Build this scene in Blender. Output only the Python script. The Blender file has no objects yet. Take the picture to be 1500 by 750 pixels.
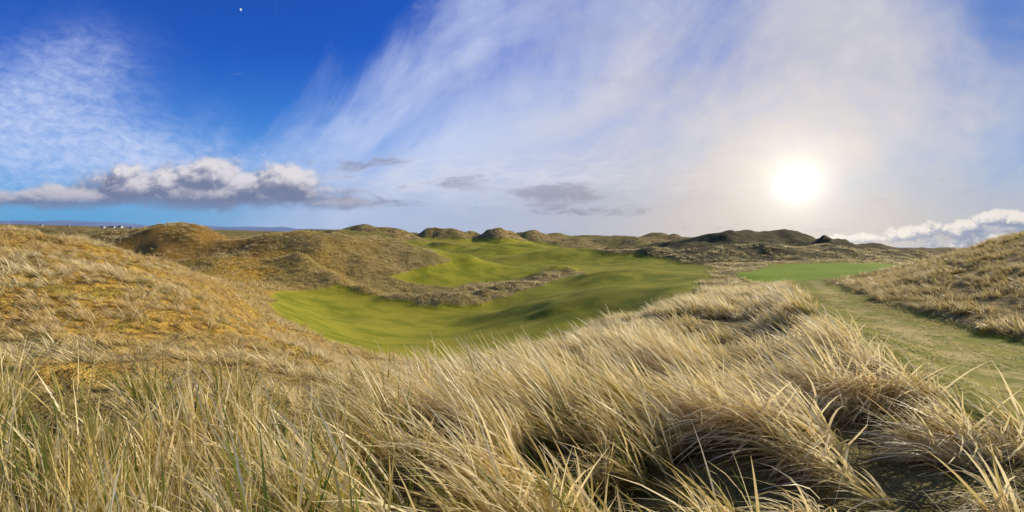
import bpy, math, numpy as np
from mathutils import Vector
rng=np.random.default_rng(7)
scene=bpy.context.scene
scene.view_settings.view_transform='Standard'
scene.view_settings.look='None'
scene.view_settings.exposure=0
# ------------------------------------------------------------ noise
def _h(i,j,s):
    n=(i.astype(np.int64)*374761393+j.astype(np.int64)*668265263+s*974634777)&0xffffffff
    n=((n^(n>>13))*1274126177)&0xffffffff
    n=n^(n>>16)
    return (n&0xffffff)/float(0xffffff)
def vn(x,y,s=0):
    i=np.floor(x);j=np.floor(y);fx=x-i;fy=y-j
    fx=fx*fx*fx*(fx*(fx*6-15)+10);fy=fy*fy*fy*(fy*(fy*6-15)+10)
    a=_h(i,j,s);b=_h(i+1,j,s);c=_h(i,j+1,s);d=_h(i+1,j+1,s)
    return (a*(1-fx)+b*fx)*(1-fy)+(c*(1-fx)+d*fx)*fy
def fbm(x,y,s=0,o=4):
    t=0;a=.5;n=0
    for k in range(o):
        t=t+a*vn(x,y,s+k*17);n+=a;a*=.5
        x,y=(x*1.6-y*1.2)+3.1,(x*1.2+y*1.6)+7.7
    return t/n
# ------------------------------------------------------------ terrain
F=750.; CX=750.
SL=.027
def HYf(px): return 326.75+SL*px
def P(d,py): return ('p',d,py)
cols={
-900:[(5,-1.7),(9,-1.2),(22,1.5),(45,-3),(75,-6),(120,-7)],
0:[(5,-1.75),(9,-1.9),P(22,326),(45,-4),(75,-5),(120,-6)],
100:[(5,-1.8),P(9,490),P(22,346),(45,-4.3),(75,-5.5),(120,-6.5)],
200:[(5,-1.85),P(9,505),P(24,368),(45,-4.6),(75,-6),(120,-6.5)],
300:[(5,-1.9),P(9,522),P(30,392),(45,-4.6),(75,-6),(120,-6.5)],
400:[(5,-1.95),P(9,540),P(38,438),P(50,425),P(75,407),(120,-6.8)],
500:[(5,-1.95),P(9,556),P(32,492),P(50,455),P(75,416),P(120,398)],
600:[(5,-1.95),P(9,566),P(30,520),P(50,464),P(72,432),P(120,388)],
700:[(5,-1.9),P(9,554),P(30,520),P(50,464),P(72,430),P(120,382)],
800:[(5,-1.9),P(10,524),P(32,505),P(50,455),P(72,418),P(120,380)],
900:[(5,-1.85),P(14,478),P(38,470),P(55,436),P(72,408),P(120,380)],
1000:[(5,-1.8),P(20,438),P(45,432),P(60,412),P(75,402),P(120,380)],
1060:[(5,-1.8),P(24,424),P(42,427),P(60,406),P(75,395),P(120,382)],
1200:[(5,-1.75),P(20,424),P(45,415),P(60,402),P(75,388),P(120,382)],
1300:[(5,-1.7),P(14,446),P(40,396),P(60,396),P(78,386),P(120,380)],
1400:[(5,-1.65),P(12,466),P(32,366),(55,-2),(78,-3),(120,-4)],
1500:[(5,-1.6),P(11,482),P(30,334),(55,-2),(78,-3),(120,-4)],
2400:[(5,-1.2),(11,-1.2),(30,4.8),(55,-1),(78,-3),(120,-5)],
}
cpx=sorted(cols)
for c in cpx:
    cols[c]=[(a[1],-(a[2]-HYf(c))*a[1]/F) if a[0]=='p' else a for a in cols[c]]
us=np.arange(-900,2401,4.); vs=np.linspace(math.log(.4),math.log(13000),720)
NU,NV=len(us),len(vs)
tail=[(200,-5.4),(350,-4.0),(700,-5.),(13000,-9.)]
head=[(.4,-1.72),(2.5,-1.72)]
K=len(head)+6+len(tail)
D=np.zeros((len(cpx),K));Z=np.zeros((len(cpx),K))
for i,c in enumerate(cpx):
    L=head+cols[c]+tail
    D[i]=[math.log(a[0]) for a in L];Z[i]=[a[1] for a in L]
G=np.zeros((NU,NV))
for i,u in enumerate(us):
    dk=np.array([np.interp(u,cpx,D[:,k]) for k in range(K)])
    zk=np.array([np.interp(u,cpx,Z[:,k]) for k in range(K)])
    G[i]=np.interp(vs,dk,zk)
def blur(A,s,ax):
    r=int(3*s)+1;k=np.exp(-.5*(np.arange(-r,r+1)/s)**2);k/=k.sum()
    pad=[(0,0),(0,0)];pad[ax]=(r,r)
    B=np.pad(A,pad,mode='edge')
    return np.apply_along_axis(lambda m:np.convolve(m,k,'valid'),ax,B)
dv=vs[1]-vs[0]
G=blur(G,.07/dv,1);G=blur(G,24/4.,0)
UU,VV=np.meshgrid(us,vs,indexing='ij')
Y=np.exp(VV);X=Y*(UU-CX)/F
def samp(A,u,v):
    fi=np.clip((u-us[0])/4.,0,NU-1.001);fj=np.clip((v-vs[0])/dv,0,NV-1.001)
    i=fi.astype(int);j=fj.astype(int);a=fi-i;b=fj-j
    return (A[i,j]*(1-a)+A[i+1,j]*a)*(1-b)+(A[i,j+1]*(1-a)+A[i+1,j+1]*a)*b
wild=np.zeros_like(G)
G0=G.copy()
def bump(px,d,rx,ry,pytop,p=1.0,rot=0,amp=None,w=1.0):
    global G,wild
    cx=d*(px-CX)/F;cy=d
    wx=(fbm(X/rx*1.3,Y/rx*1.3,11,3)-.5)*rx*.55; wy=(fbm(X/rx*1.3,Y/rx*1.3,23,3)-.5)*ry*.55
    dx=X+wx-cx;dy=Y+wy-cy
    c,s=math.cos(rot),math.sin(rot)
    a=(dx*c+dy*s)/rx;b=(-dx*s+dy*c)/ry
    g=np.exp(-(a*a+b*b)**p)
    if amp is None:
        zt=-(pytop-HYf(px))*d/F
        T_=G0+(zt-G0)*g
        k=.35*np.clip(d/80,.5,4)
        G=np.where(g>.003,np.maximum(G,T_)+k*np.exp(-np.abs(G-T_)/k)*.5*ss_(g),G)
    else: G=G+amp*g
    wild=np.maximum(wild,g*w)
def ss_(g): return np.clip((g-.003)/.2,0,1)
bump(258,86,15,12,326,1.0)
bump(195,88,11,9,339,1.0)
bump(330,92,11,8,346,1.)
bump(420,82,20,13,345,1.1)
bump(470,84,18,13,340,1.1)
bump(540,87,15,12,348,1.1)
bump(598,86,9,8,366,1.1)
bump(350,66,12,5,374,1.1)
bump(440,68,8,5,388,1.1)
for a in [(545,210,26,20,331,.8),(500,190,14,15,334,1.0),(470,230,22,20,336,1.),(610,260,14,15,340,1),(636,240,9,10,332,.8),(660,240,14,12,336,.8),(728,240,10,12,333,.8),(745,245,10,12,337,.8),(700,250,12,12,340,1.),
          (775,300,20,15,338,.8),(812,330,26,20,341,.8),(850,300,14,14,348,1.),(905,360,44,24,345,.8),(965,340,26,20,341,.8),(985,330,14,15,340,.8),(940,300,30,20,349,1),(870,420,70,20,344,1),(1020,320,20,15,347,1),
          (1045,150,15,16,345,1.),(1090,150,19,16,335,1.),(1145,150,15,14,336,1.),(1010,140,14,12,356,1.),(960,135,14,9,368,1.),
          (1205,138,5.,7,342,1.),(1182,140,9,9,349,1.),(1232,138,7,9,347,1.),(1258,140,12,10,357,1.1),(1300,135,16,10,365,1.1),(1070,112,16,10,362,1.),(1120,113,14,9,360,1.),(1165,112,12,8,364,1.),(1225,114,12,8,363,1.),(1010,112,10,7,376,1.),
          (60,260,30,20,333,1),(130,200,20,15,338,1),(1380,150,20,15,364,1)]:
    bump(*a)
line=[(440,66,410),(490,64,412),(540,62,422),(590,60,432),(640,60,432),(680,61,433),(715,64,426),(750,72,416),(790,82,408),(825,90,402)]
for (px,d,py) in line:
    bump(px,d,2.4,1.5,py,1.0,amp=1.25 if px<730 else .75)
for px,d,a in [(1075,22,.12),(1120,17,.18),(1165,13.5,.3),(1195,11,.3),(1235,9,.34),(1270,7.4,.34),(1330,6.2,.34),(1390,5.2,.3),(1150,8,.15),(1060,12,.1),(960,8,.12),(1240,5.2,.22),(1130,4.4,.2)]:
    bump(px,d,d*.06+.3,d*.07+.3,0,1.2,amp=a)
for px,d,rx,ry,a in [(875,47,8.5,10,1.9),(640,46,12,9,-.9),(560,44,6,6,.5),(910,72,8,6,1.3),(735,58,6,5,-.6),
                     (700,92,9,6,1.8),(620,104,8,7,-1.2),(640,128,9,6,1.9),(790,118,12,6,2.1),(900,120,11,6,1.8),(730,150,14,8,2.9),(840,165,14,8,2.2),(660,180,14,9,2.4),(760,205,18,9,2.6),(930,160,12,7,1.9),(700,125,8,5,-1.5),(850,140,9,5,-1.5)]:
    bump(px,d,rx,ry,0,1.,amp=a,w=0)
PY=HYf(UU)-G*F/Y
def sdf(poly,x,y):
    poly=np.array(poly,float);n=len(poly)
    dist=np.full(x.shape,1e9);ins=np.zeros(x.shape,bool)
    for i in range(n):
        a=poly[i];b=poly[(i+1)%n];e=b-a
        t=np.clip(((x-a[0])*e[0]+(y-a[1])*e[1])/(e@e),0,1)
        dist=np.minimum(dist,np.hypot(x-a[0]-t*e[0],y-a[1]-t*e[1]))
        cnd=((a[1]>y)!=(b[1]>y))
        with np.errstate(divide='ignore',invalid='ignore'):
            xi=(b[0]-a[0])*(y-a[1])/((b[1]-a[1]) if b[1]!=a[1] else 1e-9)+a[0]
        ins^=cnd&(x<xi)
    return np.where(ins,dist,-dist)
def ss(a,b,x):
    t=np.clip((x-a)/(b-a),0,1);return t*t*(3-2*t)
wn=(fbm(UU/40,VV*14,5,4)-.5)
PXw=UU+wn*26; PYw=PY+(fbm(UU/50,VV*12,9,4)-.5)*8
def mask(poly,d0,d1,soft=4):
    return ss(-soft,soft,sdf(poly,PXw,PYw))*((Y>d0)&(Y<d1))
m_front=mask([(398,432),(440,424),(500,420),(560,434),(620,446),(700,446),(760,430),(830,405),(900,396),(1000,394),(1045,400),(1010,440),(900,480),(800,520),(700,545),(600,545),(520,522),(450,484),(408,458)],26,110,3)
m_back=mask([(555,414),(600,395),(655,382),(630,365),(585,350),(590,340),(640,341),(760,350),(860,366),(960,378),(1050,392),(1040,400),(900,404),(850,400),(830,394),(760,405),(640,428),(590,428)],72,460,2.5)
m_back*= (1-ss(.3,.5,wild)*(Y>98))
m_back*=1-.7*ss(.64,.70,fbm(X/22,Y/9,144,3))*(Y>115)
m_green=mask([(1080,402),(1120,391),(1200,384),(1290,384),(1318,389),(1280,404),(1200,414),(1110,414)],44,92,2.5)
m_path=mask([(1150,408),(1195,405),(1260,428),(1330,450),(1400,470),(1500,494),(1700,540),(2500,800),(1800,800),(1500,645),(1400,590),(1310,540),(1250,496),(1195,455)],3,46,5)
m_far=ss(.5,.62,fbm(X/60,Y/110,44,3))*(Y>240)*(1-ss(.1,.3,wild))*.7
mown=np.clip(np.maximum.reduce([m_front,m_back,m_green,m_path]),0,1)
rough=1-mown
darkh=ss(890,960,UU)*ss(1420,1280,UU)*ss(90,98,Y)*ss(200,180,Y)
rbank=ss(1200,1300,UU)*ss(9,12,Y)*ss(80,45,Y)*rough
hn=0
hn=hn+(fbm(X/1.1,Y/1.1,31,3)-.5)*.32*rough*ss(60,15,Y)*(1-.3*rbank)
hn=hn+(fbm(X/5,Y/5,37,4)-.5)*.8*rough*ss(6,14,Y)*ss(260,60,Y)*(1-.5*rbank)
hn=hn+(fbm(X/14,Y/14,41,4)-.5)*(1.0+1.9*ss(95,130,Y))*rough*ss(45,110,Y)
hn=hn+(fbm(X/7,Y/9,51,4)-.5)*1.8*darkh*rough
hn=hn+(fbm(X/11,Y/14,57,4)-.5)*3.0*rough*ss(170,200,Y)*ss(450,350,Y)
hn=hn+(fbm(X/9,Y/9,48,2)-.5)*.7*mown*ss(25,50,Y)
hn=hn+(fbm(X/90,Y/60,47,4)-.5)*9*ss(300,700,Y)*ss(6000,1500,Y)
G=G+hn-mown*.10*ss(30,8,Y)
# ---------------------------------------------------- build meshes
def newobj(name,me,label=None,cat=None,kind=None,link=True):
    o=bpy.data.objects.new(name,me)
    if link: scene.collection.objects.link(o)
    if label:o["label"]=label
    if cat:o["category"]=cat
    if kind:o["kind"]=kind
    return o
co=np.stack([X,Y,G],-1).reshape(-1,3)
ii,jj=np.meshgrid(np.arange(NU-1),np.arange(NV-1),indexing='ij')
a=(ii*NV+jj).ravel()
faces=np.stack([a,a+NV,a+NV+1,a+1],-1)
def fc(A): return (.25*(A[:-1,:-1]+A[1:,:-1]+A[1:,1:]+A[:-1,1:])).ravel()
cls=np.zeros(len(faces),int)
cls[(fc(m_front)>.5)|(fc(m_back)>.5)]=1
cls[fc(m_green)>.5]=2
cls[fc(m_path)>.5]=3
mid=np.interp(PY,[405,440,480,540,600,700],[1182,1235,1340,1480,1640,1900])
worn=ss(1.1,.2,np.abs(UU-mid)/(8+(PY-400)*.35))*m_path
attrs={'mown':mown,'lawn':m_green,'path':m_path,'fld':m_far,'worn':np.clip(worn,0,1),'bank':rbank}
rust=np.clip(ss(640,300,UU)*ss(4,7,Y)*ss(160,90,Y)*(.35+.9*ss(.38,.6,fbm(X/4.5,Y/4.5,71,4))),0,1)
redh=ss(420,370,UU)*ss(60,72,Y)*ss(160,120,Y)
attrs['rust']=rust;attrs['dark']=darkh;attrs['red']=redh
def mk(co,faces,attrs,name,**k):
    used=np.unique(faces);mp=np.full(len(co),-1);mp[used]=np.arange(len(used))
    f=mp[faces];c=co[used]
    me=bpy.data.meshes.new(name)
    me.vertices.add(len(c));me.vertices.foreach_set('co',c.ravel().astype(np.float32))
    n=f.shape[1]
    me.loops.add(f.size);me.loops.foreach_set('vertex_index',f.ravel().astype(np.int32))
    me.polygons.add(len(f));me.polygons.foreach_set('loop_start',np.arange(0,f.size,n,dtype=np.int32))
    me.polygons.foreach_set('use_smooth',np.ones(len(f),bool))
    me.update(calc_edges=True)
    for an,A in attrs.items():
        at=me.attributes.new(an,'FLOAT','POINT');at.data.foreach_set('value',A.ravel()[used].astype(np.float32))
    return newobj(name,me,**k)
names=[('ground',"rolling sand dunes covered in straw rough grass",'ground'),
('fairway',"mown green golf fairway rolling between grassy dunes",'fairway'),
('putting_green',"bright green smooth putting green below the dunes",'golf green'),
('path',"worn mown grass path along the dune ridge",'path')]
terr=[]
for c,(n,l,cat) in enumerate(names):
    terr.append(mk(co,faces[cls==c],attrs,n,label=l,cat=cat,kind='structure'))
# ---------------------------------------------------- material helpers
def NT(mat):
    mat.use_nodes=True;nt=mat.node_tree;nt.nodes.clear();return nt
class N:
    def __init__(s,nt): s.nt=nt
    def put(s,inp,v):
        if v is None:return
        if isinstance(v,bpy.types.NodeSocket): s.nt.links.new(v,inp)
        else:
            if inp.type=='RGBA' and len(v)==3: v=(*v,1)
            inp.default_value=v
    def m(s,op,a,b=None,c=None,clamp=False):
        n=s.nt.nodes.new('ShaderNodeMath');n.operation=op;n.use_clamp=clamp
        for i,v in enumerate((a,b,c)): s.put(n.inputs[i],v)
        return n.outputs[0]
    def add(s,*a):
        r=a[0]
        for x in a[1:]: r=s.m('ADD',r,x)
        return r
    def mul(s,*a):
        r=a[0]
        for x in a[1:]: r=s.m('MULTIPLY',r,x)
        return r
    def sub(s,a,b): return s.m('SUBTRACT',a,b)
    def ss(s,lo,hi,x):
        n=s.nt.nodes.new('ShaderNodeMapRange');n.interpolation_type='SMOOTHSTEP'
        s.put(n.inputs[0],x)
        if lo<hi: n.inputs[1].default_value=lo;n.inputs[2].default_value=hi
        else: n.inputs[1].default_value=hi;n.inputs[2].default_value=lo;n.inputs[3].default_value=1.;n.inputs[4].default_value=0.
        return n.outputs[0]
    def mix(s,f,a,b,bt='MIX'):
        n=s.nt.nodes.new('ShaderNodeMix');n.data_type='RGBA';n.blend_type=bt
        s.put(n.inputs[0],f);s.put(n.inputs[6],a);s.put(n.inputs[7],b);return n.outputs[2]
    def noise(s,vec,scale,detail=4,rough=.55,dist=0,dim='3D'):
        n=s.nt.nodes.new('ShaderNodeTexNoise');n.noise_dimensions=dim
        s.put(n.inputs['Vector'],vec);n.inputs['Scale'].default_value=scale;n.inputs['Detail'].default_value=detail
        n.inputs['Roughness'].default_value=rough;n.inputs['Distortion'].default_value=dist
        return n.outputs[0]
    def comb(s,x,y,z=0.):
        n=s.nt.nodes.new('ShaderNodeCombineXYZ')
        for i,v in enumerate((x,y,z)): s.put(n.inputs[i],v)
        return n.outputs[0]
    def sep(s,v):
        n=s.nt.nodes.new('ShaderNodeSeparateXYZ');s.put(n.inputs[0],v);return n.outputs
    def attr(s,name):
        n=s.nt.nodes.new('ShaderNodeAttribute');n.attribute_name=name;return n.outputs['Fac']
    def new(s,t): return s.nt.nodes.new(t)
# ---- terrain material
mat=bpy.data.materials.new('dune_turf');nt=NT(mat);n=N(nt)
pos=n.new('ShaderNodeNewGeometry').outputs['Position']
x,y,z=n.sep(pos)
n1=n.noise(pos,.35,4,.6);n2=n.noise(pos,2.2,4,.65);n3=n.noise(pos,14,3,.7);n0=n.noise(pos,.06,3,.55)
straw=n.mix(n.ss(.35,.65,n2),(.16,.10,.03),(.46,.34,.13))
straw=n.mix(n.ss(.5,.7,n3),straw,(.55,.43,.20))
straw=n.mix(n.mul(n.ss(.45,.65,n1),.5),straw,(.20,.18,.035))
farstraw=n.mix(n.ss(.4,.6,n.noise(pos,.5,5,.7)),(.15,.10,.028),(.40,.29,.11))
farstraw=n.mix(n.mul(n.ss(.45,.6,n0),.6),farstraw,(.20,.19,.035))
straw=n.mix(n.ss(45,100,y),straw,farstraw)
rusty=n.mix(n.ss(.38,.62,n.noise(pos,3.2,5,.7)),(.24,.12,.012),(.70,.43,.075))
rusty=n.mix(n.mul(n.ss(.52,.62,n.noise(pos,.9,4,.6)),.6),rusty,(.30,.25,.03))
straw=n.mix(n.mul(n.attr('rust'),.85),straw,rusty)
straw=n.mix(n.mul(n.attr('bank'),.65),straw,n.mix(n.ss(.38,.62,n.noise(pos,2.6,5,.7)),(.12,.09,.018),(.46,.31,.08)))
straw=n.mix(n.mul(n.attr('red'),.7),straw,n.mix(n.noise(pos,.4,4,.6),(.10,.05,.012),(.42,.22,.045)))
straw=n.mix(n.mul(n.attr('dark'),.9),straw,n.mix(n.ss(.35,.65,n.noise(pos,.35,5,.65)),(.040,.038,.016),(.15,.12,.045)))
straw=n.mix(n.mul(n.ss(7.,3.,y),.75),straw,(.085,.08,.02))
fair=n.mix(n.ss(.38,.62,n1),(.18,.195,.012),(.31,.28,.024))
fair=n.mix(n.mul(n.ss(.42,.58,n0),.5),fair,(.38,.32,.035))
fair=n.mix(n.mul(n.ss(.5,.75,n3),.4),fair,(.13,.15,.012))
fair=n.mix(n.mul(n.attr('lawn'),.8),fair,(.21,.32,.018))
pathc=n.mix(n.ss(.42,.62,n.noise(pos,.8,5,.7)),(.23,.225,.02),(.40,.32,.055))
pathc=n.mix(n.mul(n.ss(.45,.58,n3),.6),pathc,(.16,.165,.018))
pathc=n.mix(n.mul(n.attr('worn'),n.ss(.40,.58,n.noise(pos,1.6,5,.7)),.75),pathc,(.56,.42,.16))
fair=n.mix(n.attr('path'),fair,pathc)
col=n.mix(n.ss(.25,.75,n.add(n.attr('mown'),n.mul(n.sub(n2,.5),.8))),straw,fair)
col=n.mix(n.mul(n.attr('fld'),.8),col,(.22,.21,.045))
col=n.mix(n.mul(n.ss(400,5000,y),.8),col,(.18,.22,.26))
bs=n.new('ShaderNodeBsdfPrincipled');n.put(bs.inputs['Base Color'],col);bs.inputs['Roughness'].default_value=.95
bs.inputs['Specular IOR Level'].default_value=.1
bh=n.add(n.mul(n.noise(pos,1.2,5,.75),.7),n.mul(n3,.15))
bh=n.mul(bh,n.sub(1.,n.mul(n.attr('mown'),.84)))
bp=n.new('ShaderNodeBump');bp.inputs['Strength'].default_value=1;bp.inputs['Distance'].default_value=.5
n.put(bp.inputs['Height'],bh);n.put(bs.inputs['Normal'],bp.outputs[0])
out=n.new('ShaderNodeOutputMaterial');nt.links.new(bs.outputs[0],out.inputs[0])
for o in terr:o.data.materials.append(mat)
# ---------------------------------------------------- grass tufts
def grassmat(name,cols,tr=.42):
    m=bpy.data.materials.new(name);nt=NT(m);n=N(nt)
    pos=n.new('ShaderNodeNewGeometry').outputs['Position']
    tone=n.attr('tone');h=n.attr('hh')
    oi=n.new('ShaderNodeObjectInfo').outputs['Random']
    big=n.noise(pos,.55,3,.6)
    t=n.add(n.mul(tone,.8),n.mul(oi,.15),n.mul(n.sub(big,.5),.9),.10)
    cr=n.new('ShaderNodeValToRGB');e=cr.color_ramp.elements
    while len(e)<len(cols): e.new(.5)
    for i,(p,c) in enumerate(cols): e[i].position=p;e[i].color=(*c,1)
    n.put(cr.inputs[0],t)
    px,py,pz=n.sep(pos)
    rz=n.mul(n.ss(0.,-6.,n.add(px,n.mul(py,.12))),n.ss(.38,.58,n.noise(pos,.28,3,.6)),n.ss(4.,6.5,py))
    c0=n.mix(n.mul(rz,.5),cr.outputs[0],(.78,.50,.11))
    rb=n.mul(n.ss(7.5,10.,px),n.ss(9.,12.,py),n.ss(48.,35.,py),n.ss(.5,.62,n.m('DIVIDE',px,py)))
    c0=n.mix(n.mul(rb,.5),c0,n.mix(tone,(.18,.13,.03),(.60,.42,.13)))
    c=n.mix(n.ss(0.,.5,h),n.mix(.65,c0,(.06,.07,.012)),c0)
    d=n.new('ShaderNodeBsdfPrincipled');n.put(d.inputs['Base Color'],c);d.inputs['Roughness'].default_value=.45
    d.inputs['Specular IOR Level'].default_value=.4
    tl=n.new('ShaderNodeBsdfTranslucent');n.put(tl.inputs[0],c)
    mx=n.new('ShaderNodeMixShader');mx.inputs[0].default_value=tr
    nt.links.new(d.outputs[0],mx.inputs[1]);nt.links.new(tl.outputs[0],mx.inputs[2])
    o=n.new('ShaderNodeOutputMaterial');nt.links.new(mx.outputs[0],o.inputs[0]);return m
ramp=[(0.,(.07,.12,.010)),(.2,(.24,.29,.03)),(.34,(.46,.35,.08)),(.58,(.80,.61,.24)),(.84,(1.,.86,.50))]
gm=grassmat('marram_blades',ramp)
def tuft(name,nb,R,L,lean,spread,droop,wid,greeny=0,seg=5,dark=0.):
    vco=[];vf=[];tone=[];hh=[]
    for b in range(nb):
        r=R*math.sqrt(rng.random());th=rng.random()*6.283
        p=np.array([r*math.cos(th),r*math.sin(th),-.04])
        az=rng.random()*6.283
        sp=spread*(.2+1.1*rng.random()**1.5)
        d=np.array([math.cos(az)*sp-lean*(.5+.8*rng.random()),math.sin(az)*sp,1.])
        d/=np.linalg.norm(d)
        big=rng.random()<.4
        l=L*(.35+.75*rng.random());w=wid*(.35+.35*rng.random())
        tn=np.clip(.1+.5*rng.random()-greeny*rng.random()*1.2,0,1)
        if big: l=L*(.85+.4*rng.random());w=wid*(.9+.5*rng.random());tn=np.clip(.55+.45*rng.random()-greeny*rng.random()*.9,0,1)
        wd=np.array([-.25,-1.,-.0])*droop*.4+np.array([-1,rng.normal()*.25,-.55])*droop*(.3+1.2*rng.random())
        if lean<.2: wd=np.array([d[0]*1.5,d[1]*1.5,-.5])*droop*(.3+1.2*rng.random())
        tw=rng.normal()*.7;sd=np.array([math.cos(tw),math.sin(tw),0])
        base=len(vco)
        for s in range(seg+1):
            f=s/seg
            ww=w*(1-f**2.2)*.5+.0006
            vco.append(p-sd*ww);vco.append(p+sd*ww);tone+= [tn,tn];hh+=[f,f]
            if s<seg: vf.append((base+2*s,base+2*s+1,base+2*s+3,base+2*s+2))
            d=d+wd/seg;d/=np.linalg.norm(d)
            p=p+d*l/seg
    me=bpy.data.meshes.new(name);me.from_pydata([tuple(v) for v in vco],[],vf)
    for an,A in (('tone',tone),('hh',hh)):
        at=me.attributes.new(an,'FLOAT','POINT');at.data.foreach_set('value',np.array(A,np.float32))
    me.materials.append(gm)
    return bpy.data.objects.new(name,me)
def collec(name,objs):
    c=bpy.data.collections.new(name)
    for o in objs:c.objects.link(o)
    return c
def scatter(name,u,v,rotz,scale,idx,coll,label,sx=0.02):
    z=samp(G,u,v);Yp=np.exp(v);Xp=Yp*(u-CX)/F
    me=bpy.data.meshes.new(name);me.vertices.add(len(u))
    me.vertices.foreach_set('co',np.stack([Xp,Yp,z],-1).ravel().astype(np.float32))
    rot=np.stack([rng.normal(0,.12,len(u)),rng.normal(0,.12,len(u)),rotz],-1)
    a=me.attributes.new('rot','FLOAT_VECTOR','POINT');a.data.foreach_set('vector',rot.ravel().astype(np.float32))
    a=me.attributes.new('scl','FLOAT','POINT');a.data.foreach_set('value',scale.astype(np.float32))
    a=me.attributes.new('idx','INT','POINT');a.data.foreach_set('value',idx.astype(np.int32))
    o=newobj(name,me,label=label,cat='grass',kind='stuff')
    ng=bpy.data.node_groups.new(name+'_nodes','GeometryNodeTree')
    ng.interface.new_socket('Geometry',in_out='INPUT',socket_type='NodeSocketGeometry')
    ng.interface.new_socket('Geometry',in_out='OUTPUT',socket_type='NodeSocketGeometry')
    gi=ng.nodes.new('NodeGroupInput');go=ng.nodes.new('NodeGroupOutput')
    ip=ng.nodes.new('GeometryNodeInstanceOnPoints');ci=ng.nodes.new('GeometryNodeCollectionInfo')
    ci.inputs['Collection'].default_value=coll;ci.inputs['Separate Children'].default_value=True;ci.inputs['Reset Children'].default_value=True
    def na(nm,t):
        q=ng.nodes.new('GeometryNodeInputNamedAttribute');q.data_type=t;q.inputs['Name'].default_value=nm;return q.outputs['Attribute']
    L=ng.links.new
    L(gi.outputs[0],ip.inputs['Points']);L(ci.outputs[0],ip.inputs['Instance']);ip.inputs['Pick Instance'].default_value=True
    L(na('idx','INT'),ip.inputs['Instance Index'])
    e=ng.nodes.new('FunctionNodeEulerToRotation');L(na('rot','FLOAT_VECTOR'),e.inputs[0]);L(e.outputs[0],ip.inputs['Rotation'])
    L(na('scl','FLOAT'),ip.inputs['Scale'])
    L(ip.outputs[0],go.inputs[0])
    md=o.modifiers.new('scatter','NODES');md.node_group=ng
    return o
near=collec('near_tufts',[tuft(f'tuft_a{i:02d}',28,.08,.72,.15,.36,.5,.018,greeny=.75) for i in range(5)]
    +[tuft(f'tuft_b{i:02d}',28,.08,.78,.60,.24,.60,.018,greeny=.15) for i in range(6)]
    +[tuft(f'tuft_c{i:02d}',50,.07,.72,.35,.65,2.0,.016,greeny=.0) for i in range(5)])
midc=collec('mid_tufts',[tuft(f'tuft_d{i:02d}',24,.15,.46,.5,.35,.8,.022,greeny=.12,seg=4) for i in range(6)])
farc=collec('far_tufts',[tuft(f'tuft_e{i:02d}',22,.4,.42,.35,.45,.7,.05,greeny=.3,seg=3) for i in range(6)])
def points(n_,d0,d1,u0=-120,u1=1620,inv=False):
    d=np.sqrt(rng.random(n_)*(d1*d1-d0*d0)+d0*d0);u=rng.uniform(u0,u1,n_);v=np.log(d)
    mw=samp(mown,u,v);k=mw<.3+rng.random(n_)*.15
    if inv:
        k=samp(m_path,u,v)>.3
    return u[k],v[k],d[k]
u,v,d=points(5200,1.5,8)
Xp=d*(u-CX)/F
clump=fbm(Xp/.5,d/.5,91,2)
lfn=ss(620,430,u);rgn=ss(880,1020,u)
lim=8.2-3.6*lfn+rng.normal(0,.35,len(u))
k=(clump+rng.normal(0,.02,len(u))>.475+.06*rgn)&(d<lim)
u,v,d,Xp,lfn=u[k],v[k],d[k],Xp[k],lfn[k]
left=ss(620,350,u+rng.normal(0,90,len(u)));right=ss(880,1080,u+rng.normal(0,90,len(u)))
r=rng.random(len(u))
idx=np.where(r<left*.85,rng.integers(0,5,len(u)),np.where(r>1-right*.85,rng.integers(11,16,len(u)),rng.integers(5,11,len(u))))
scatter('tall_marram_grass',u,v,rng.normal(.1,.3,len(u))+(fbm(Xp/1.2,d/1.2,95,2)-.5)*2.4,rng.uniform(.55,1.15,len(u))*(1-.12*lfn),idx,near,"long straw and green marram grass bent by wind")
u,v,d=points(29000,4.2,32)
lf=ss(640,420,u);rb=ss(1230,1330,u)*ss(9,12,d)
cl=fbm(d*(u-CX)/F/1.0,d/1.0,92,3);k=(cl+rng.normal(0,.05,len(u))>.455-.015*lf+.02*rb)&((d>7.3)|(rng.random(len(u))<lf))
u,v,d,cl,rb=u[k],v[k],d[k],cl[k],rb[k];lf=lf[k]
scatter('dune_grass',u,v,np.where(rng.random(len(u))<lf*.5,rng.uniform(0,6.28,len(u)),rng.normal(.1,.5,len(u))),(rng.uniform(.5,1.15,len(u))+ (cl-.5)*1.2)*(1-.4*lf)*(1-.4*rb),rng.integers(0,6,len(u)),midc,"pale dry dune grass tussocks on sandy slopes")
u,v,d=points(60000,32,130)
cl=fbm(d*(u-CX)/F/3.,d/3.,93,3);k=cl+rng.normal(0,.1,len(u))>.49
u,v,d=u[k],v[k],d[k]
scatter('rough_grass',u,v,rng.uniform(0,6.28,len(u)),rng.uniform(.5,1.2,len(u)),rng.integers(0,6,len(u)),farc,"coarse dry rough grass on dune hummocks")
u,v,d=points(26000,3.2,20,1100,1560,True)
k=(rng.random(len(u))>.5*samp(worn,u,v)+.1)&(fbm(d*(u-CX)/F/.6,d/.6,98,3)>.48)
u,v,d=u[k],v[k],d[k]
scatter('path_turf',u,v,rng.uniform(0,6.28,len(u)),rng.uniform(.06,.16,len(u)),rng.integers(0,6,len(u)),midc,"short trampled turf on the worn grass path")
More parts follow.
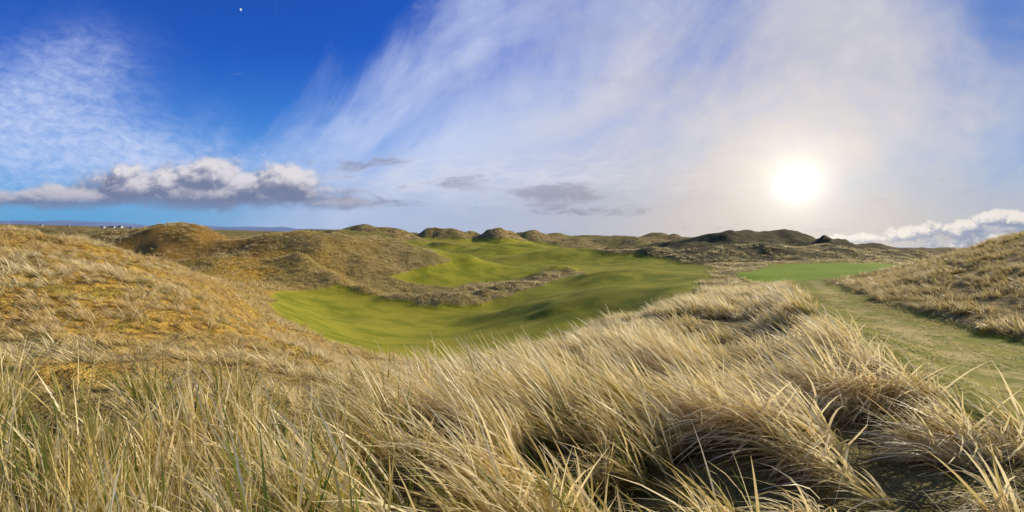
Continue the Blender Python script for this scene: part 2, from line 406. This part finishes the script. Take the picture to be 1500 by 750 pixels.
# ---------------------------------------------------- distant hills, houses, moon
def simple(name,c):
    m=bpy.data.materials.new(name);nt=NT(m);n=N(nt)
    b=n.new('ShaderNodeBsdfPrincipled')
    g=n.new('ShaderNodeNewGeometry').outputs['Position']
    f=n.noise(g,.02 if 'hill' in name else 1.,4,.6)
    n.put(b.inputs['Base Color'],n.mix(n.mul(f,.5),c,tuple(k*.6 for k in c)));b.inputs['Roughness'].default_value=.9
    o=n.new('ShaderNodeOutputMaterial');nt.links.new(b.outputs[0],o.inputs[0]);return m
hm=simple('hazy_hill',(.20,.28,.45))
xs=np.linspace(-9200,9200,500);rows=9
hx=xs/8000*F+CX
ht=np.interp(hx,[-150,0,40,90,150,210,250,300,330,380,420,470,600,1000,1600],[30,80,110,75,20,45,70,50,95,60,70,20,8,4,10])*.8
ht=ht*(.75+.5*fbm(hx/18,hx*0,3,4))
v=[];
for r_ in range(rows):
    t=r_/(rows-1)
    for i in range(len(xs)): v.append((xs[i],8000+t*2500,-12+(ht[i]+8)*math.sin(math.pi*t)*(1+.15*math.sin(i*.3+r_))))
fcs=np.array([(r_*500+i,r_*500+i+1,(r_+1)*500+i+1,(r_+1)*500+i) for r_ in range(rows-1) for i in range(499)])
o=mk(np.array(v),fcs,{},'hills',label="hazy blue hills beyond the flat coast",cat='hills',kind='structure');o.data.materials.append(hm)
wm=simple('white_render',(.8,.79,.75));rm=simple('slate_roof',(.09,.09,.10));gl=simple('window_dark',(.03,.035,.04))
def boxmesh(name,x0,x1,y0,y1,z0,z1):
    me=bpy.data.meshes.new(name)
    me.from_pydata([(x0,y0,z0),(x1,y0,z0),(x1,y1,z0),(x0,y1,z0),(x0,y0,z1),(x1,y0,z1),(x1,y1,z1),(x0,y1,z1)],[],[(0,3,2,1),(4,5,6,7),(0,1,5,4),(1,2,6,5),(2,3,7,6),(3,0,4,7)]);return me
wallme=bpy.data.meshes.new('wall')
wallme.from_pydata([(-6,-3.5,-1),(6,-3.5,-1),(6,3.5,-1),(-6,3.5,-1),(-6,-3.5,3.2),(6,-3.5,3.2),(6,3.5,3.2),(-6,3.5,3.2),(-6,0,6),(6,0,6)],[],[(0,1,5,4),(2,3,7,6),(1,2,6,9,5),(3,0,4,8,7),(0,3,2,1)])
wallme.materials.append(wm)
roofme=bpy.data.meshes.new('roof')
roofme.from_pydata([(-6.3,-3.9,3.0),(6.3,-3.9,3.0),(6.3,0,6.15),(-6.3,0,6.15),(6.3,3.9,3.0),(-6.3,3.9,3.0),(-6.3,-3.9,3.25),(6.3,-3.9,3.25),(6.3,0,6.4),(-6.3,0,6.4),(6.3,3.9,3.25),(-6.3,3.9,3.25)],[],
 [(6,7,8,9),(9,8,10,11),(0,1,7,6),(5,11,10,4),(1,2,8,7),(2,4,10,8),(0,6,9,3),(3,9,11,5),(0,3,2,1),(3,5,4,2)])
roofme.materials.append(rm)
chm=boxmesh('chimney',4.6,5.6,-.5,.5,5.6,7.4);chm.materials.append(wm)
wi=boxmesh('window',-.6,.6,-3.53,-3.4,1,2.2);wi.materials.append(gl)
dr=boxmesh('door',-.5,.5,-3.53,-3.4,-.9,1.2);dr.materials.append(gl)
for px,dd,rot,s in [(150,1300,.1,.7),(163,1250,.3,1.),(176,1320,-.2,.9),(192,1280,.2,.7),(60,1500,.2,.6),(100,1500,-.3,.7),(262,1600,.2,.7)]:
    e=bpy.data.objects.new('white_house',None);scene.collection.objects.link(e)
    zz=samp(G,np.array([float(px)]),np.array([math.log(dd)]))[0]
    e.location=(dd*(px-CX)/F,dd,zz+.3);e.rotation_euler[2]=rot;e.scale=(s,s,s)
    e["label"]="small white gabled house on the distant coastal plain";e["category"]="house";e["group"]="distant white houses"
    for nm,me,ox in (('wall',wallme,0),('roof',roofme,0),('chimney',chm,0),('window',wi,-3.2),('window',wi,3.2),('door',dr,0)):
        c=bpy.data.objects.new(nm,me);scene.collection.objects.link(c);c.parent=e;c.location.x=ox
import bmesh
bm=bmesh.new();bmesh.ops.create_uvsphere(bm,u_segments=24,v_segments=16,radius=1)
me=bpy.data.meshes.new('moon');bm.to_mesh(me);bm.free()
mo=newobj('moon',me,label="small pale daytime moon in deep blue sky",cat='moon')
md_=11500.;mo.location=(md_*(344-CX)/F,md_,md_*(HYf(344)-14)/F);mo.scale=(22,22,30)
mm=bpy.data.materials.new('moonlit');nt=NT(mm);n=N(nt)
em=n.new('ShaderNodeEmission');n.put(em.inputs[0],n.mix(n.noise(n.new('ShaderNodeTexCoord').outputs['Object'],2.,3),(.75,.8,.95),(1,1,1)));em.inputs[1].default_value=.75
o_=n.new('ShaderNodeOutputMaterial');nt.links.new(em.outputs[0],o_.inputs[0]);me.materials.append(mm)
# ---------------------------------------------------- sun
SAZ=math.radians(60);SEL=math.radians(25)
sd=Vector((math.sin(SAZ)*math.cos(SEL),math.cos(SAZ)*math.cos(SEL),math.sin(SEL)))
sl=bpy.data.lights.new('sun','SUN');sl.energy=5.;sl.angle=math.radians(.6);sl.color=(1,.89,.69)
so=bpy.data.objects.new('sun',sl);scene.collection.objects.link(so);so.rotation_euler=(-sd).to_track_quat('-Z','Y').to_euler()
# ---------------------------------------------------- world
w=bpy.data.worlds.new("World");scene.world=w;w.use_nodes=True;nt=w.node_tree;nt.nodes.clear();n=N(nt)
try:
    w.cycles.sampling_method='MANUAL';w.cycles.sample_map_resolution=512
except Exception: pass
ST=.12
sky=n.new('ShaderNodeTexSky');sky.sky_type='NISHITA';sky.sun_disc=False;sky.sun_elevation=SEL;sky.sun_rotation=SAZ
sky.ozone_density=3;sky.dust_density=.3
dr_=n.new('ShaderNodeTexCoord').outputs['Generated']
dx,dy,dz=n.sep(dr_)
yy=n.m('MAXIMUM',dy,.12)
S=n.add(n.mul(n.m('DIVIDE',dx,yy),7.5),7.5)
T=n.sub(n.add(3.2675,n.mul(n.m('MINIMUM',S,16.),SL)),n.mul(n.m('DIVIDE',dz,yy),7.5))
def gs(cx,cy,rx,ry,Sx=None,Tx=None):
    a=n.m('DIVIDE',n.sub(Sx or S,cx),rx);b=n.m('DIVIDE',n.sub(Tx or T,cy),ry)
    return n.m('EXPONENT',n.mul(n.add(n.mul(a,a),n.mul(b,b)),-1.))
def C(c,k=1.): return tuple(v/ST*k for v in c)
base=n.mix(1.,sky.outputs[0],(.11,.38,1.1),'MULTIPLY')
base=n.mix(n.mul(n.ss(7.,12.5,S),.88),base,C((.10,.21,.50)))
vST=n.comb(S,T,0.)
warp=n.sub(n.noise(vST,.45,3,.55),.5)
Sw=n.add(S,n.mul(warp,1.2));Tw=n.add(T,n.mul(n.sub(n.noise(n.comb(S,T,5.),.5,3,.55),.5),1.0))
fx=n.sub(S,1.6);fy=n.sub(5.2,T)
ang=n.m('ARCTAN2',fy,fx);rad=n.m('SQRT',n.add(n.mul(fx,fx),n.mul(fy,fy)))
streak=n.noise(n.comb(n.mul(ang,3.0),n.mul(rad,.16),n.mul(warp,.6)),1.5,6,.58,.4)
fine=n.noise(n.comb(n.mul(ang,6.),n.mul(rad,.5),2.),1.1,6,.62,.8)
rip=n.noise(n.comb(n.add(S,n.mul(T,.8)),n.mul(n.sub(T,n.mul(S,.3)),2.2),3.),3.,4,.7,.4)
Lb=n.sub(n.sub(Sw,3.4),n.mul(n.sub(2.5,Tw),.75))
cov=n.ss(-.5,2.4,Lb)
lf=n.add(gs(.0,1.8,2.0,1.15,Sw,Tw),n.mul(gs(2.1,2.2,1.1,.55,Sw,Tw),.65),n.mul(gs(1.0,.9,.8,.6,Sw,Tw),.3),n.mul(gs(3.2,2.45,1.2,.35,Sw,Tw),.45))
cov=n.add(cov,n.mul(lf,.9),n.mul(gs(15.8,-.4,2.3,3.4),-1.1),n.mul(gs(9.5,-1.,3.6,1.4),-.35))
cir=n.add(n.mul(cov,.76),n.mul(n.sub(streak,.5),n.ss(1.,4.5,rad),n.ss(2.,6.,S),1.5),n.mul(n.sub(fine,.5),n.ss(2.5,4.,S),.6),n.mul(n.mul(n.sub(rip,.5),lf),1.1))
cir=n.mul(n.ss(.0,1.1,cir),.97)
sunp=Vector((415,750,90)).normalized()
dt=n.new('ShaderNodeVectorMath');dt.operation='DOT_PRODUCT';nrm=n.new('ShaderNodeVectorMath');nrm.operation='NORMALIZE'
nt.links.new(dr_,nrm.inputs[0]);nt.links.new(nrm.outputs[0],dt.inputs[0]);dt.inputs[1].default_value=sunp
dot=n.m('MAXIMUM',dt.outputs['Value'],0.)
wide=n.m('POWER',dot,9.)
cc=n.mix(wide,C((.56,.66,.92)),C((.66,.60,.545)))
base=n.mix(n.mul(n.ss(.5,3.6,T),.55),base,C((.16,.50,.84)))
s1=n.mix(cir,base,cc)
hz=n.mul(n.ss(2.0,3.4,T),n.ss(.5,7.,S),.78)
s1=n.mix(hz,s1,n.mix(wide,C((.42,.49,.67)),C((.57,.50,.44))))
wn_=n.noise(n.comb(n.mul(S,1.1),n.mul(T,3.2),9.),1.8,6,.62,.6)
veil=n.noise(n.comb(n.mul(S,.35),n.mul(T,1.1),14.),1.1,5,.6,.8)
s1=n.mix(n.mul(n.ss(.5,.75,veil),n.ss(5.,9.,S),.28),s1,C((.38,.41,.54)))
wf=n.add(n.mul(gs(8.2,2.83,.9,.17),1.5),n.mul(gs(6.8,2.68,.55,.18),.95),n.mul(gs(5.2,2.42,1.0,.22),.85),n.mul(gs(8.8,3.1,1.1,.09),1.1),n.mul(gs(5.4,2.98,1.2,.10),.8),n.mul(gs(11.5,3.35,2.,.07),.6),n.mul(gs(13.2,2.8,1.,.2),.4),n.mul(gs(5.2,2.78,.8,.14),.7),n.mul(gs(14.3,3.45,1.5,.12),.9),n.mul(gs(9.5,2.6,.6,.1),.6))
wm_=n.ss(.35,1.05,n.add(n.mul(wf,.8),n.mul(n.sub(wn_,.5),2.5)))
s1=n.mix(n.mul(wm_,.82),s1,n.mix(wide,C((.22,.26,.41)),C((.38,.35,.37))))
brt=n.ss(.48,.85,n.add(n.mul(gs(7.0,2.65,3.6,.45),.4),n.mul(wn_,.7)))
s1=n.mix(n.mul(brt,n.sub(1.,n.mul(wm_,.7)),.6),s1,C((.76,.76,.85)))
def cum(ell,scale,lo,hi,bot,topc,botc,seed,kk=1.25,off=(.12,-.15),lk=.35):
    fw=n.noise(n.comb(S,T,seed+7.),4.5,4,.6)
    def field(off,det):
        So=n.add(S,off[0]);To=n.add(T,off[1])
        f=n.noise(n.comb(So,n.mul(To,1.35),seed),scale,det,.62,.2)
        g=None
        for (cx,cy,rx,ry,a) in ell:
            q=n.mul(gs(cx,cy,rx,ry,So,To),a);g=q if g is None else n.m('MAXIMUM',g,q)
        return n.add(n.mul(g,1.0),n.mul(n.sub(f,.5),kk))
    d0=field((0.,0.),6);d1=field(off,4);d2=field((off[0]*.4,off[1]*.4),5)
    m=n.mul(n.ss(lo,hi,d0),n.ss(bot+.14,bot-.2,n.add(T,n.mul(n.sub(n.noise(vST,1.5,3),.5),.35))))
    lit=n.add(n.mul(n.ss(-.05,.42,n.sub(d0,d1)),.6),n.mul(n.ss(-.04,.2,n.sub(d0,d2)),.4),n.mul(n.sub(fw,.5),.5))
    low=n.ss(bot-.6,bot+.05,T)
    f=n.m('MAXIMUM',n.mul(lit,n.sub(1.,n.mul(low,lk))),0.)
    f=n.m('MINIMUM',f,1.)
    return m,n.mix(f,C(botc),C(topc))
m1,c1=cum([(2.1,2.74,.95,.32,1.),(3.05,2.62,.6,.38,1.),(3.55,2.76,.5,.28,1.05),(4.1,2.72,.6,.32,1.),(1.0,2.90,1.3,.19,1.05),(3.0,2.86,2.1,.24,1.05),(1.85,2.55,.35,.18,.85),(4.9,2.98,.8,.12,.75)],1.9,.22,.66,3.09,(.76,.72,.75),(.18,.21,.34),1.,1.15,lk=.75)
s1=n.mix(n.mul(m1,.95),s1,c1)
m2,c2=cum([(14.9,3.22,.8,.16,1.),(14.1,3.36,.5,.17,.95),(13.3,3.42,.5,.14,.9),(12.5,3.50,.8,.1,.8),(15.3,3.5,2.,.2,.85)],3.2,.36,.66,3.95,(.84,.78,.72),(.24,.30,.44),4.,1.6,(-.1,-.13),.3)
s1=n.mix(n.mul(m2,.9),s1,c2)
def gl_(p,k,c):
    return n.mix(1.,(*C(c,k),1),n.comb(*(n.m('POWER',dot,p),)*3),'MULTIPLY')
for p,k,c in ((7000.,2.2,(1,.95,.85)),(2200.,.45,(1,.94,.80)),(380.,.28,(1,.90,.70)),(60.,.17,(1,.86,.62)),(18.,.07,(1,.86,.68))):
    s1=n.mix(1.,s1,gl_(p,k,c),'ADD')
bg=n.new('ShaderNodeBackground');n.put(bg.inputs[0],s1);bg.inputs[1].default_value=ST
o_=n.new('ShaderNodeOutputWorld');nt.links.new(bg.outputs[0],o_.inputs[0])
# ---------------------------------------------------- camera
cd=bpy.data.cameras.new('camera');cam=bpy.data.objects.new('camera',cd);scene.collection.objects.link(cam)
cam.location=(0,0,0);cam.rotation_euler=(math.pi/2,-math.atan(SL),0)
cd.sensor_width=36;cd.lens=18;cd.shift_y=-(375-HYf(750))/1500.;cd.clip_start=.05;cd.clip_end=30000
scene.camera=cam
